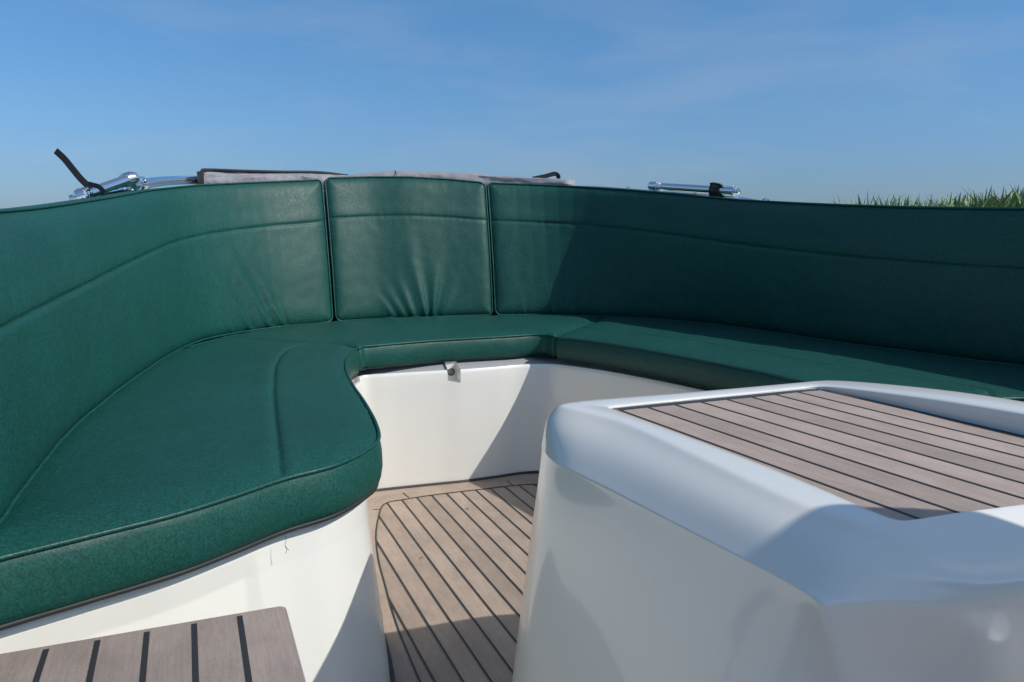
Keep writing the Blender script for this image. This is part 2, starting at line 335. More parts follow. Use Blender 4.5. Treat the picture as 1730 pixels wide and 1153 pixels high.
# ------------------------------------------------------------------ backrest cushions
def backrest(label, bottom, lean, seam_drop, folds=(), d0=None, d1=None, rc=0.022):
    n0 = 60
    B = resample([V2(p) for p in bottom], n0)
    t = np.gradient(B, axis=0); nout = np.stack([-t[:, 1], t[:, 0]], 1); nout /= np.linalg.norm(nout, axis=1)[:, None]
    nfree = nout.copy()
    for i in range(n0):
        s = i/(n0-1)
        if d0: w = max(0, 1-s/.22) if not d1 else 1-s; nout[i] = nout[i]*(1-w)+np.array(d0)*w if not d1 else np.array(d0)*w+np.array(d1)*(1-w)
        if d1 and not d0: w = max(0, 1-(1-s)/.22); nout[i] = nout[i]*(1-w)+np.array(d1)*w
        nout[i] /= np.linalg.norm(nout[i])
    T = []
    for i in range(n0):
        z = 1.0; l = lean(i/(n0-1))
        for _ in range(30):
            v = (B[i][0]+nout[i][0]*l, B[i][1]+nout[i][1]*l, z)
            if v[1] < .35: z = .895; break
            qx, qy = P(v); ty = np.interp(qx, TOPX, TOPY); z += (qy-ty)/F*v[1]
        if B[i][1] < 0.95 and B[i][0] < 0: z = 0.893
        T.append((B[i][0]+nout[i][0]*l, B[i][1]+nout[i][1]*l, z-.004))
    T = np.array(T)
    Lg = length(B); s0 = np.concatenate([[0], np.cumsum(np.linalg.norm(np.diff(B, axis=0), axis=1))])
    Hm = float(np.mean(T[:, 2]-SEAT))
    nu = max(60, int(Lg/0.0058)); nv = 104
    th = thing('backrest_cushion', label, 'backrest cushion', (B[n0//2][0], B[n0//2][1], SEAT), 'backrest cushions of the u shaped bench')
    def surf(u, v, depth=0.0):
        # u metres along, v metres up; depth in front (+) of the frame plane
        bx = np.interp(u, s0, B[:, 0]); by = np.interp(u, s0, B[:, 1])
        tx = np.interp(u, s0, T[:, 0]); ty = np.interp(u, s0, T[:, 1]); tz = np.interp(u, s0, T[:, 2])
        nx = np.interp(u, s0, nout[:, 0]); ny = np.interp(u, s0, nout[:, 1])
        z0 = SEAT+.011; h = tz-z0; f = v/h
        return np.array([bx+(tx-bx)*f-nx*depth, by+(ty-by)*f-ny*depth, z0+h*f])
    def hgt(u): return np.interp(u, s0, T[:, 2])-SEAT-.011
    V = []; bd = []
    for i in range(nu):
        u0 = Lg*i/(nu-1)
        for j in range(nv):
            hh = hgt(u0); v0 = hh*j/(nv-1); u, v = u0, v0
            du = min(u, Lg-u); dv = min(v, hh-v)
            if du < rc and dv < rc:
                a = (rc-du)/rc; b = (rc-dv)/rc
                a2 = a*math.sqrt(1-b*b/2); b2 = b*math.sqrt(1-a*a/2)
                u = rc-a2*rc if u0 < Lg/2 else Lg-(rc-a2*rc)
                v = rc-b2*rc if v0 < hh/2 else hh-(rc-b2*rc)
            e = min(du, dv)
            dep = 0.016*(1-math.exp(-e/0.016)) + 0.010*math.sin(math.pi*min(1, v0/hh))
            sd = hh-v0-seam_drop
            dep -= 0.0070*math.exp(-(abs(sd)/0.0038)**1.3)*min(1, du/.008)
            dep += 0.0012*math.exp(-((sd+0.028)/0.022)**2)
            dep += 0.0020*noise.noise(Vector((u0*7, v0*7, 2.2))) + 0.0009*noise.noise(Vector((u0*25, v0*25, 7.2)))
            # pull of the stitching: tiny puckers at the piping and the seam
            dep += 0.0012*math.exp(-e/0.03)*noise.noise(Vector((u0*55, v0*8, 3)))
            dep += 0.0010*math.exp(-abs(sd)/0.02)*noise.noise(Vector((u0*60, 0, 8)))
            for (fu, fv, gu, gv, amp, w0, w1) in folds:
                ax, ay = gu-fu, gv-fv; L2 = ax*ax+ay*ay
                tt = ((u0-fu)*ax+(v0-fv)*ay)/L2; tc_ = min(1, max(0, tt))
                q = (u0-fu)*ay-(v0-fv)*ax; q /= math.sqrt(L2)
                wd = w0+(w1-w0)*tc_
                end = 1 if 0 <= tt <= 1 else math.exp(-(abs(tt-tc_)*math.sqrt(L2)/0.012)**2)
                dep += amp*((math.exp(-(q/wd)**2)-0.75*math.exp(-((q-wd*1.5)/wd)**2)))*(1-tc_)**1.1*end*min(1, e/.006)
            V.append(surf(u, v, dep)); 
    Fc = grid_faces(nu, nv)
    idx = [i*nv for i in range(nu)] + [(nu-1)*nv+j for j in range(1, nv)] + [i*nv+nv-1 for i in range(nu-2, -1, -1)] + [j for j in range(nv-2, 0, -1)]
    n = len(idx); prev = idx
    front = [V[q] for q in idx]
    cen = {}
    nn = []
    for q in idx:
        i = q//nv; u0 = Lg*i/(nu-1)
        nn.append((np.interp(u0, s0, nout[:, 0]), np.interp(u0, s0, nout[:, 1])))
    # outward direction in the panel's plane
    fr = np.array(front); tg = np.roll(fr, -1, 0)-np.roll(fr, 1, 0)
    outd = np.array([np.cross(tg[q], np.array([nn[q][0], nn[q][1], 0])) for q in range(n)]); outd /= np.linalg.norm(outd, axis=1)[:, None]+1e-9
    ctr = fr.mean(axis=0)
    if sum(float(np.dot(outd[q], fr[q]-ctr)) for q in range(0, n, 7)) < 0: outd = -outd
    for dback, o in [(.006, .003), (.02, .004), (.045, .003), (.062, -.002), (.068, -.008)]:
        base = len(V)
        for q in range(n):
            V.append((front[q][0]+nn[q][0]*dback+outd[q][0]*o, front[q][1]+nn[q][1]*dback+outd[q][1]*o, front[q][2]+outd[q][2]*o))
        row = list(range(base, base+n))
        for q in range(n): Fc.append((prev[q], prev[(q+1) % n], row[(q+1) % n], row[q]))
        prev = row
    # back panel strip by strip
    b0 = prev
    for i in range(nu-1):
        Fc.append((b0[i], b0[i+1], b0[(nu-1)+(nv-1)+(nu-1)-(i+1)], b0[(nu-1)+(nv-1)+(nu-1)-i]))
    obj('cover', V, Fc, GREEN, th)
    pv, pf = tube_vf([fr[q]+outd[q]*.0028-np.array([nn[q][0], nn[q][1], 0])*.0012 for q in range(n)], 0.0036, 8, closed=True)
    obj('piping', pv, pf, PIPE, th)
    return th, B, T, nout
LgL = length(resample([V2(p) for p in bk_left], 60)); LgM = length(resample([V2(p) for p in bk_mid], 60))
fl_left = [(LgL-.37, 0.002, LgL-.56, .30, .0085, .011, .030), (LgL-.275, 0.002, LgL-.46, .36, .0100, .011, .030), (LgL-.21, .002, LgL-.33, .24, .0075, .010, .024), (LgL-.46, .002, LgL-.57, .16, .0045, .010, .022)]
fl_mid = [(.405, .002, .445, .31, .0100, .009, .034), (.375, .002, .30, .40, .0085, .010, .038), (.325, .002, .25, .20, .0055, .009, .022), (.285, .002, .20, .15, .004, .009, .02), (.45, .002, .53, .18, .0050, .009, .022), (.24, .005, .16, .12, .0035, .008, .018)]
fl_right = [(.21, .005, .25, .15, .003, .008, .02), (.29, .005, .34, .18, .0032, .009, .02), (.25, .005, .22, .12, .0028, .008, .018), (.12, .005, .10, .10, .002, .008, .018), (.36, .005, .40, .15, .003, .008, .018)]
BL = backrest('long green backrest cushion sweeping round the left side toward the centre panel, fully sunlit', bk_left, lambda s: .075+.065*s**2, .165, fl_left, d1=(-.40,.917))
BM = backrest('narrow green backrest cushion at the head of the bench, creased above its lower piping', bk_mid, lambda s: .14-.02*s, .160, fl_mid, d0=(-.40,.917), d1=(-.27,.963))
BR = backrest('long green backrest cushion along the right side, mostly in deep shade', bk_right, lambda s: .015+.115*(1-(lambda q: q*q*(3-2*q))(min(1, max(0, (s-.065)/.15)))), .160, fl_right, d0=(-.27,.963))

# ------------------------------------------------------------------ moulded seat base with gutter, wall and drain recess
BODYX = []
def seat_base():
    th = thing('bench', 'white moulded bench under the green cushions with a small drain recess', 'bench', (0, 2.6, 0))
    def inset(pts, o):
        p = np.array([V2(q) for q in pts]); t = np.gradient(p, axis=0); n = np.stack([-t[:, 1], t[:, 0]], 1); n /= np.linalg.norm(n, axis=1)[:, None]
        return [a+b*o for a, b in zip(p, n)]
    path = resample(l_front[:-1]+l_side[1:-3], 90)[:, :2]
    path = [Vector((*p, 0)) for p in path]
    left = inset(path, .022)[:-4]
    far = [V2(W(x, y, .402)) for x, y in [(612,635.5),(650,632.5),(700,629.5),(752,626.5),(780,625),(840,620.5),(890,616.5),(935,616),(1000,624),(1060,634),(1150,652),(1250,676)]]
    far += [np.array([.70,1.90]), np.array([.765,1.78]), np.array([.86,1.70]), np.array([1.1,1.665]), np.array([1.5,1.66])]
    top = resample(left+[np.array([-.478,2.43]), np.array([-.475,2.475])]+far, 420)
    # floor line of the wall: vertical on the left, tucked under a little elsewhere
    t = np.gradient(top, axis=0); n = np.stack([t[:, 1], -t[:, 0]], 1); n /= np.linalg.norm(n, axis=1)[:, None]   # toward the cockpit
    W2 = [P((*p, .41)) for p in top]
    ridx = [i for i, (x, y) in enumerate(W2) if 752 <= x <= 779 and top[i][1] > 2.3]
    r0, r1 = ridx[0], ridx[-1]
    prof = [(-.17,.412),(-.10,.412),(-.085,.411),(-.080,.409),(-.022,.3985),(-.016,.4010),(-.009,.4035),(-.003,.4020),(0,.3975),(.0012,.390),(.001,.358),(.001,.352),(-.004,.25),(-.010,.12),(-.016,.03),(-.018,.004)]
    KR = 10
    V, Fc = [], []
    for i in range(len(top)):
        lf = 1.0 if (top[i][0] < 0 and top[i][1] < 1.75) else max(0, 1-(top[i][1]-1.75)/.5) if (top[i][0] < -.3 and top[i][1] < 2.25) else 0
        ins = lf > .99 and W2[i][0] < 425 and top[i][1] < 1.3
        for j, (o, z) in enumerate(prof):
            oo = o + lf*.055*max(0, (.36-z)/.36)**1.1 - (.009 if ins and j >= KR else 0)
            V.append((top[i][0]+n[i][0]*oo, top[i][1]+n[i][1]*oo, z))
    m = len(prof)
    for i in range(len(top)-1):
        for j in range(m-1):
            if r0 <= i < r1 and 2 <= j < KR: continue
            Fc.append((i*m+j, (i+1)*m+j, (i+1)*m+j+1, i*m+j+1))
    obj('wall', V, Fc, GEL, th, sharp=40)
    # drain recess
    V, Fc = [], []
    zb = prof[KR][1]
    def q(i, o, z): return (top[i][0]+n[i][0]*o, top[i][1]+n[i][1]*o, z)
    ring_f = [q(r0, .002, .413), q(r0, .002, zb), q(r1, .002, zb), q(r1, .002, .413)]
    for a, b, c, d in [(q(r0,.0015,.4035), q(r0,-.055,.4245), q(r0,-.055,zb+.004), q(r0,.0015,zb)),
                       (q(r1,.0015,.4035), q(r1,-.055,.4245), q(r1,-.055,zb+.004), q(r1,.0015,zb)),
                       (q(r0,-.055,.4245), q(r1,-.055,.4245), q(r1,-.055,zb+.004), q(r0,-.055,zb+.004)),
                       (q(r0,.0015,zb), q(r1,.0015,zb), q(r1,-.055,zb+.004), q(r0,-.055,zb+.004))]:
        o = len(V); V += [a, b, c, d]; Fc.append((o, o+1, o+2, o+3))
    obj('drain_recess', V, Fc, GEL, th, smooth=False)
    mi = r0+max(1, int((r1-r0)*.52)); c = Vector(q(mi, -.0535, .387)); nd = Vector((n[mi][0], n[mi][1], 0))
    tubes('drain_cap', [([c-nd*.002, c+nd*.004], .0115)], GREYP, th, 24)
    V, Fc = tube_vf([Vector(q(mi, -.0535, .387))+nd*.004+(Vector((n[mi][1], -n[mi][0], 0))*math.cos(w)+Vector((0,0,1))*math.sin(w))*.0115 for w in [2*math.pi*k/24 for k in range(24)]], .0016, 6, closed=True)
    obj('drain_ring', V, Fc, BLACK, th)
    # grey gutter strip between cushions and rim
    V, Fc = [], []
    js = [i for i in range(len(top)) if top[i][1] > 2.2 or top[i][0] > .2]
    gp = [(-.125,.4262),(-.078,.4242),(-.026,.4045),(-.020,.4010)]
    for i in js:
        for o, z in gp: V.append(q(i, o, z))
    for k in range(len(js)-1):
        if r0 <= js[k] < r1: continue
        for j in range(3): Fc.append((k*4+j, (k+1)*4+j, (k+1)*4+j+1, k*4+j+1))
    obj('gutter_strip', V, Fc, TRIM, th)
    # black sealant bead where the wall meets the floor
    bead = [Vector(q(i, -.014+(.054 if top[i][1] < 1.75 and top[i][0] < 0 else 0), .004)) for i in range(0, len(top), 3)]
    tubes('sealant_bead', [(bead, .0050)], CAULK, th, 6)
    return th, top, n
SB, WALL, WN = seat_base()

# ------------------------------------------------------------------ floor
def poly_obj(name, pts, z, mat_, parent=None, frame=None, thick=0):
    V = [(p[0], p[1], z) for p in pts]; n = len(V); Fc = [tuple(range(n))]
    if thick:
        V += [(p[0], p[1], z-thick) for p in pts]; Fc += [tuple(range(2*n-1, n-1, -1))] + [(i, (i+1) % n, n+(i+1) % n, n+i) for i in range(n)]
    uvs = None
    if frame:
        o, a, b = frame
        uvs = [((v[0]-o[0])*a[0]+(v[1]-o[1])*a[1], (v[0]-o[0])*b[0]+(v[1]-o[1])*b[1]) for v in V]
    return obj(name, V, Fc, mat_, parent, smooth=False, uv=uvs)
def ribbon(path, w, z, V, Fc):
    p = np.array([V2(q) for q in path]); t = np.gradient(p, axis=0) if len(p) > 2 else np.array([p[1]-p[0]]*2)
    n = np.stack([-t[:, 1], t[:, 0]], 1); n /= np.linalg.norm(n, axis=1)[:, None]
    o = len(V)
    for a, b in zip(p, n): V += [(*(a+b*w/2), z), (*(a-b*w/2), z)]
    for i in range(len(p)-1): Fc.append((o+2*i, o+2*i+1, o+2*i+3, o+2*i+2))
def clip_line(p, d, poly):
    ts = []
    for a, b in zip(poly, np.roll(poly, -1, 0)):
        e = b-a; den = d[0]*e[1]-d[1]*e[0]
        if abs(den) < 1e-12: continue
        t = ((a[0]-p[0])*e[1]-(a[1]-p[1])*e[0])/den; s = ((a[0]-p[0])*d[1]-(a[1]-p[1])*d[0])/den
        if 0 <= s < 1: ts.append(t)
    ts.sort(); return list(zip(ts[::2], ts[1::2]))
u_off = 0.4596
frame_f = (PR*u_off, PR, AX)
floor = poly_obj('floor', [(-1.6,-1.2),(2.3,-1.2),(2.3,3.2),(-1.6,3.2)], 0.0, TEAKF, None, frame_f, .02)
floor['kind'] = 'structure'
s_ = 5.767
mg = [(1630,110),(1400,125),(1150,155),(800,195),(500,235),(340,262),(240,277),(180,297),(140,340),(110,440),(92,540),(88,640),(98,760),(120,890),(160,1040),(190,1150)]
mg = [W(620+x/s_, 800+y/s_, 0) for x, y in mg] + [W(620+x/s_, 953+y/s_, 0) for x, y in [(215,370),(262,520),(320,690),(400,880),(515,1150)]]
mg = [Vector((1.2, 1.6, 0)), Vector((.75, 2.15, 0)), Vector((.40, 2.52, 0)), Vector((.22, 2.64, 0))] + mg
cont = [Vector((-.02,1.05,0)), Vector((.10,.60,0)), Vector((.15,0,0)), Vector((.15,-1.1,0)), Vector((1.2,-1.1,0))]
mgs = resample(mg+cont[:3], 260)[:, :2]
inner = np.vstack([mgs, [[.15,-1.1],[1.9,-1.1],[1.9,1.3]]])
# margin boards: between the curve and the walls, one sheet a hair above the floor
wallp = [(WALL[i]+WN[i]*-.02) for i in range(0, len(WALL), 4)]
outer_pts = [np.array([-1.5,-1.1]), np.array([-1.5,.5])] + wallp[2:] 
V, Fc, UV = [], [], []
n_m = len(mgs)
acc = 0
for i in range(n_m):
    t = mgs[min(i+1, n_m-1)]-mgs[max(i-1, 0)]; nn_ = np.array([t[1], -t[0]]); nn_ /= np.linalg.norm(nn_)
    if i: acc += np.linalg.norm(mgs[i]-mgs[i-1])
    # toward the wall (outside of the curve)
    a = mgs[i]; dW = .12
    V += [(a[0], a[1], .0012), (a[0]+nn_[0]*dW, a[1]+nn_[1]*dW, .0012)]; UV += [(0.1, acc), (0.1+dW, acc)]
for i in range(n_m-1): Fc.append((2*i, 2*i+1, 2*i+3, 2*i+2))
test = np.array(V[2*(n_m//3)+1][:2])
mb = obj('margin_board', V, Fc, TEAKM, floor, smooth=False, uv=UV)
V, Fc = [], []
ribbon(mgs, .0045, .0022, V, Fc)
for k in range(-8, 30):
    u = u_off+k*.0513; p = PR*u
    for a, b in clip_line(p, AX, inner):
        if b-a > .02: ribbon([p+AX*a, p+AX*b], .0048, .0018, V, Fc)
for a, b in [((350,195),(410,242)), ((1365,80),(1420,122)), ((55,358),(125,358))]:
    ribbon([W(620+a[0]/s_, 800+a[1]/s_, 0), W(620+b[0]/s_, 800+b[1]/s_, 0)], .0035, .0024, V, Fc)
obj('caulking', V, Fc, CAULK, floor, smooth=False)

for (x, y, a_, ln) in [(712,944,.7,.0075), (790,861,-.4,.008)]:
    c = W(x, y, 0); d_ = Vector((math.cos(a_), math.sin(a_), 0)); n_ = Vector((-d_.y, d_.x, 0))
    V = [c-d_*ln+Vector((0,0,.003)), c+n_*ln*.35+Vector((0,0,.0042)), c+d_*ln+Vector((0,0,.0035)), c-n_*ln*.30+Vector((0,0,.0028)), c+n_*ln*.35+Vector((0,0,.0022)), c+Vector((0,0,.0058))]
    cr_ = obj('leaf_crumb', V, [(0,3,5),(3,2,5),(2,1,5),(1,0,5),(0,4,3),(3,4,2)], GREYP)
    tag(cr_, {712: 'small dry leaf crumb on the sunlit floor planks, nearest the viewer', 790: 'small dry leaf crumb on the floor, closest to the far bench wall'}[x], 'leaf crumb', 'dry leaf crumbs on the floor')

# ------------------------------------------------------------------ console box with teak lid
def console():
    th = thing('console_box', 'white glossy moulded box with a slatted teak coloured top and rounded shoulders', 'console', (.42, 1.1, 0))
    Z = .595
    def w2(x, y, z=Z): p = W(x, y, z); return (p.x, p.y, z)
    # rings: lists of control points, same column meaning in each
    A = [w2(1505,880), w2(1412,838), w2(1300,791), w2(1142,731.5), w2(1060,702), w2(1024,690), w2(1032,688.5),
         w2(1140,677.5), w2(1260,666), w2(1370,655), w2(1392,655.5), w2(1573,697), w2(1730,734),
         (.802,.916,Z), (.807,.894,Z), (.794,.884,Z), (.651,.838,Z), w2(1730,854), w2(1600,869), w2(1530,883)]
    n = len(A)
    rimz = {10:.004, 11:.022, 12:.030, 13:.032, 14:.030, 15:.020}
    # crease ring
    Bz = {i: Z+.004 for i in range(n)}
    for k, v in rimz.items(): Bz[k] = Z+.004+v
    Bp = [w2(1448,892), w2(1382,872), w2(1288,831), w2(1143,760), w2(1036,708), w2(928,688), w2(938,680),
          w2(1130,667), w2(1260,655.5), w2(1372,645.5), w2(1410,645), w2(1573,677), w2(1730,709),
          (.859,.920,Z), (.863,.875,Z), (.830,.847,Z), (.667,.788,.575), (.537,.736,.567), (.425,.693,.565), w2(1568,942,.579)]
    for k in (16,17,18,19): Bz[k] = Bp[k][2]
    # outer shoulder ring (lower edge of the bevel)
    ZB = .522
    Cp = [w2(1388,1017,.553), w2(1330,982,.553), w2(1262,947,.551), w2(1076,851,.545), w2(985,803,.540), w2(910,772,.535), w2(912,722,.530),
          (.244,1.408,ZB), (.407,1.473,ZB), (.570,1.530,ZB), (.627,1.522,ZB), (.757,1.302,ZB), (.847,1.115,ZB),
          (.920,.944,ZB), (.920,.863,ZB), (.838,.835,.548), (.671,.775,.545), (.540,.724,.539), (.429,.681,.537), w2(1530,1013,.550)]
    def lerp(a, b, t): return tuple(a[k]+(b[k]-a[k])*t for k in range(3))
    def down(ring, z, sx, sy, undercut):
        o = []
        for i, c in enumerate(ring):
            x, y = c[0]+sx[i], c[1]+sy[i]
            o.append((x, y, z))
        return o
    # side direction outwards per column for the draft of the walls
    cx, cy = .456, 1.107
    def draft(k, z):
        o = []
        for i, c in enumerate(Cp):
            d = np.array([c[0]-cx, c[1]-cy]); d /= np.linalg.norm(d)
            if i in (0,): dd = np.array([.13, .05])*min(k, .9)
            elif i in (19, 18, 17, 16, 15): dd = np.array([.13, .08])*min(k, .9)
            elif i in (14,): dd = np.array([.06, .02])*min(k, .9)
            elif i in (1,): dd = np.array([.0, .0])
            elif 3 <= i <= 7: dd = d*.034*k
            else: dd = d*.030*k
            o.append((c[0]+dd[0], c[1]+dd[1], z))
        return o
    rings = []
    rings.append([(a[0], a[1], Z-.0085) for a in A])
    rings.append([(a[0], a[1], Z+.0006+rimz.get(i, 0)*.85) for i, a in enumerate(A)])
    rings.append([lerp((a[0], a[1], Z+.003+rimz.get(i, 0)), (b[0], b[1], Bz[i]), .06) for i, (a, b) in enumerate(zip(A, Bp))])
    rings.append([lerp((a[0], a[1], Z+.004+rimz.get(i, 0)), (b[0], b[1], Bz[i]), .88) for i, (a, b) in enumerate(zip(A, Bp))])
    rings.append([lerp((b[0], b[1], Bz[i]-.004), c, .09) for i, (b, c) in enumerate(zip(Bp, Cp))])
    def bulge(b, c, t, o, i):
        p = lerp((b[0], b[1], Bz[i]), c, t); d = np.array([c[0]-cx, c[1]-cy]); d /= np.linalg.norm(d)
        return (p[0]+d[0]*o, p[1]+d[1]*o, p[2]+o*.8)
    rings.append([bulge(b, c, .5, .005, i) for i, (b, c) in enumerate(zip(Bp, Cp))])
    rings.append([bulge(b, c, .90, .001, i) for i, (b, c) in enumerate(zip(Bp, Cp))])
    rings.append([(c[0], c[1], c[2]) for c in Cp])
    rings.append([(c[0], c[1], c[2]-.016) for i, c in enumerate(Cp)])
    rings.append(draft(.42, .41)); rings.append(draft(1.0, .26)); rings.append(draft(1.7, .07)); rings.append(draft(1.8, .010)); rings.append(draft(2.0, .004))
    V = [v for rg in rings for v in rg]; m = n
    Fc = []
    for i in range(len(rings)-1):
        for j in range(m):
            k = (j+1) % m
            Fc.append((i*m+j, (i+1)*m+j, (i+1)*m+k, i*m+k))
    body = obj('body', V, Fc, GEL, th)
    ca = body.data.attributes.new('crease_edge', 'FLOAT', 'EDGE')
    for e_ in body.data.edges:
        a_, b_ = sorted(e_.vertices); ra, rb = a_//m, b_//m; ia, ib = a_ % m, b_ % m; cv = 0
        if ra == rb == 7: cv = .80 if (ia <= 14 and ib <= 14) else .30 if 0 in (ia, ib) else .05
        elif ra == rb == 1: cv = .75
        elif ra == rb == 3: cv = .25
        elif ia == ib and ra >= 7 and ia in (0, 18): cv = .45 if ia == 0 else 0
        elif ia == ib and 3 <= ra < 7 and ia in (18,): cv = 0
        ca.data[e_.index].value = cv
    sub = body.modifiers.new('subdivision', 'SUBSURF'); sub.levels = 3; sub.render_levels = 4
    # moulded panel line low on the left wall
    # lid: synthetic teak planks, slightly below the rim
    Al = resample([V2(a) for a in A]+[V2(A[0])], 160, True)[:-1]
    c0 = Al.mean(axis=0)
    Af = np.array([V2(A[5]), V2(A[10]), V2(A[14]), V2(A[0])])
    ang = math.radians(-26.0); ax = np.array([math.sin(ang), math.cos(ang)]); pr = np.array([ax[1], -ax[0]])
    org = V2(W(1430, 700+755/5.767, Z)); u0 = org@pr
    zt = Z-.0012
    bed = poly_obj('bed', Al+(Al-c0)*.006, zt-.0007, CAULK, th, None, .008)
    # planks stop short of the far and right edges (a black border is left)
    inn = []
    for p in Al: inn.append(p)
    inn = np.array(inn)
    t = np.roll(inn, -1, 0)-np.roll(inn, 1, 0); nn = np.stack([-t[:, 1], t[:, 0]], 1); nn /= np.linalg.norm(nn, axis=1)[:, None]+1e-9
    if (nn[10]@(c0-inn[10])) < 0: nn = -nn
    off = []
    for p, q in zip(inn, nn):
        far = q@np.array([.37,-.93]); right = q@np.array([-.91,-.41])
        off.append(.0008+.0220*(far > .9)+.0150*(right > .9))
    off = np.array(off); 
    lidp = inn+nn*off[:, None]
    poly_obj('teak_top', lidp, zt, TEAKC, th, (pr*u0, pr, ax))
    V, Fc = [], []
    for k in range(-3, 12):
        p = pr*(u0+k*.0513)
        for a, b in clip_line(p, ax, lidp):
            if b-a > .03: ribbon([p+ax*a, p+ax*b], .0038, zt+.0008, V, Fc)
    obj('caulking', V, Fc, CAULK, th, smooth=False)
    return th
CON = console()

# ------------------------------------------------------------------ wooden step in the near left
def step():
    th = thing('boarding_step', 'slatted teak coloured step with rounded corner in front of the left bench', 'step', (-.4, .6, 0))
    Z = .405
    far = W(482,1022,Z); u1 = float(V2(far)@PR); v1 = float(V2(far)@AX)
    u0, v0 = u1-.62, v1-.52
    rc = .010; pts = []
    for (cu, cv, a0) in [(u1-rc, v1-rc, 0), (u0+rc, v1-rc, 90), (u0+rc, v0+rc, 180), (u1-rc, v0+rc, 270)]:
        for k in range(7):
            a = R(a0+k*15); q = PR*(cu+rc*math.cos(a))+AX*(cv+rc*math.sin(a)); pts.append(q)
    pts = np.array(pts)
    lines_u = [float(V2(W(x, y, Z))@PR) for x, y in [(80,1093),(166,1078),(249,1064),(328.5,1050),(404.5,1037)]]
    pitch = (lines_u[-1]-lines_u[0])/4
    o = PR*lines_u[-1]
    tr = poly_obj('tread', pts, Z, TEAKS, th, (o, PR, AX), .022)
    bv = tr.modifiers.new('bevel', 'BEVEL'); bv.width = .0012; bv.segments = 2; bv.limit_method = 'ANGLE'
    V, Fc = [], []
    for k in range(-7, 1):
        u = lines_u[-1]+k*pitch
        ribbon([PR*u+AX*(v0+.012), PR*u+AX*(v1-.010)], .0062, Z+.0008, V, Fc)
    obj('caulking', V, Fc, CAULK, th, smooth=False)
    cen = pts.mean(axis=0)
    b = poly_obj('frame', cen+(pts-cen)*1.0+(pts-cen)/np.linalg.norm(pts-cen, axis=1)[:, None]*.0022, Z-.0045, GEL, th, None, .05)
    b = poly_obj('support_box', cen+(pts-cen)*.90, Z-.056, GEL, th, None, .345)
step()

# ------------------------------------------------------------------ hull, side deck, coaming behind the backrests
def hull():
    th = thing('boat_hull', 'white boat hull and side deck wrapping around behind the backrest cushions', 'boat', (.4, 1.5, -.4))
    Bp = np.vstack([BL[2][:, :2], BM[2][:, :2], BR[2][:, :2]]); Zt = np.concatenate([BL[2][:, 2], BM[2][:, 2], BR[2][:, 2]])
    no = np.vstack([BL[3], BM[3], BR[3]])
    pth = resample(np.column_stack([Bp, Zt]), 150, False)
    # smooth the heights
    for _ in range(6): pth[1:-1] = (pth[:-2]+2*pth[1:-1]+pth[2:])/4
    t = np.gradient(pth[:, :2], axis=0); n = np.stack([-t[:, 1], t[:, 0]], 1); n /= np.linalg.norm(n, axis=1)[:, None]
    prof = [(.085,-.45),(.085,-.06),(.095,-.045),(.13,-.045),(.16,-.05),(.17,-.10),(.30,-.11),(.42,-.12),(.44,-.13),(.45,-.16),(.40,-.60),(.28,-1.15),(.1,-1.6)]
    V = []
    for i in range(len(pth)):
        for o, z in prof: V.append((pth[i][0]+n[i][0]*o, pth[i][1]+n[i][1]*o, pth[i][2]+z))
    obj('side_deck', V, grid_faces(len(pth), len(prof)), DECKW, th, sharp=40)
    return pth, n
HP, HN = hull()

# ------------------------------------------------------------------ stainless hardware behind the backrest
def strap_vf(path, width, th_, wdir):
    # flat webbing strap with real thickness
    path = [Vector(p) for p in path]; V, Fc = [], []
    for i, p in enumerate(path):
        t = (path[min(i+1, len(path)-1)]-path[max(i-1, 0)]).normalized()
        w = Vector(wdir(i/(len(path)-1))); w = (w-t*w.dot(t)).normalized(); nn = t.cross(w)
        for a, b in [(-1,-1),(1,-1),(1,1),(-1,1)]: V.append(p+w*a*width/2+nn*b*th_/2)
    Fc = grid_faces(len(path), 4, closed=True); Fc += [(0,1,2,3), tuple(len(V)-4+k for k in (3,2,1,0))]
    return V, Fc
def smooth_path(pts, n): return [Vector(p) for p in resample([tuple(p) for p in pts], n)]
# left: bent canopy bow tube lying along the coaming, a second tube hinged on it
tl = thing('canopy_bow', 'polished steel canopy tubes folded down on the left behind the backrest', 'canopy frame', D(230,318,2.691))
low = [D(120,338,2.363), D(150,331,2.375), D(215,317,2.515), D(250,308,2.749), D(290,304,3.100), D(350,303,3.685), D(430,304,3.978)]
tubes('tube', [(smooth_path(low, 40), 0.0144)], CHROME, tl, 16)
tubes('tube', [([D(150,327,2.305), D(217,303,2.457)], 0.0155)], CHROME, tl, 16)
tubes('tube', [(smooth_path([D(232,318,2.632), D(258,312,2.866), D(300,308,3.276), D(350,307,3.744)], 20), 0.0115)], CHROME, tl, 16)
def ball(name, c, r, m_, parent, squash=1.0):
    bm = bmesh.new(); bmesh.ops.create_uvsphere(bm, u_segments=20, v_segments=12, radius=r)
    V = [(v.co.x+c[0], v.co.y+c[1], v.co.z*squash+c[2]) for v in bm.verts]; Fc = [[v.index for v in f.verts] for f in bm.faces]; bm.free()
    return obj(name, V, Fc, m_, parent)
def collar(name, a, b, r, parent):
    a, b = Vector(a), Vector(b); d = (b-a)
    return tubes(name, [([a, a+d*.12, a+d*.13, a+d*.87, a+d*.88, b], [r*.82, r, r*1.05, r*1.05, r, r*.82])], CHROME, parent, 20)
ball('hinge_ball', D(136,330,2.317), 0.0201, CHROME, tl); collar('end_fitting', D(131,333,2.305), D(150,327,2.305), 0.0201, tl)
ball('screw_head', D(147,319.5,2.281), 0.0049, CHROME, tl); ball('screw_head', D(140,338,2.258), 0.0061, CHROME, tl)
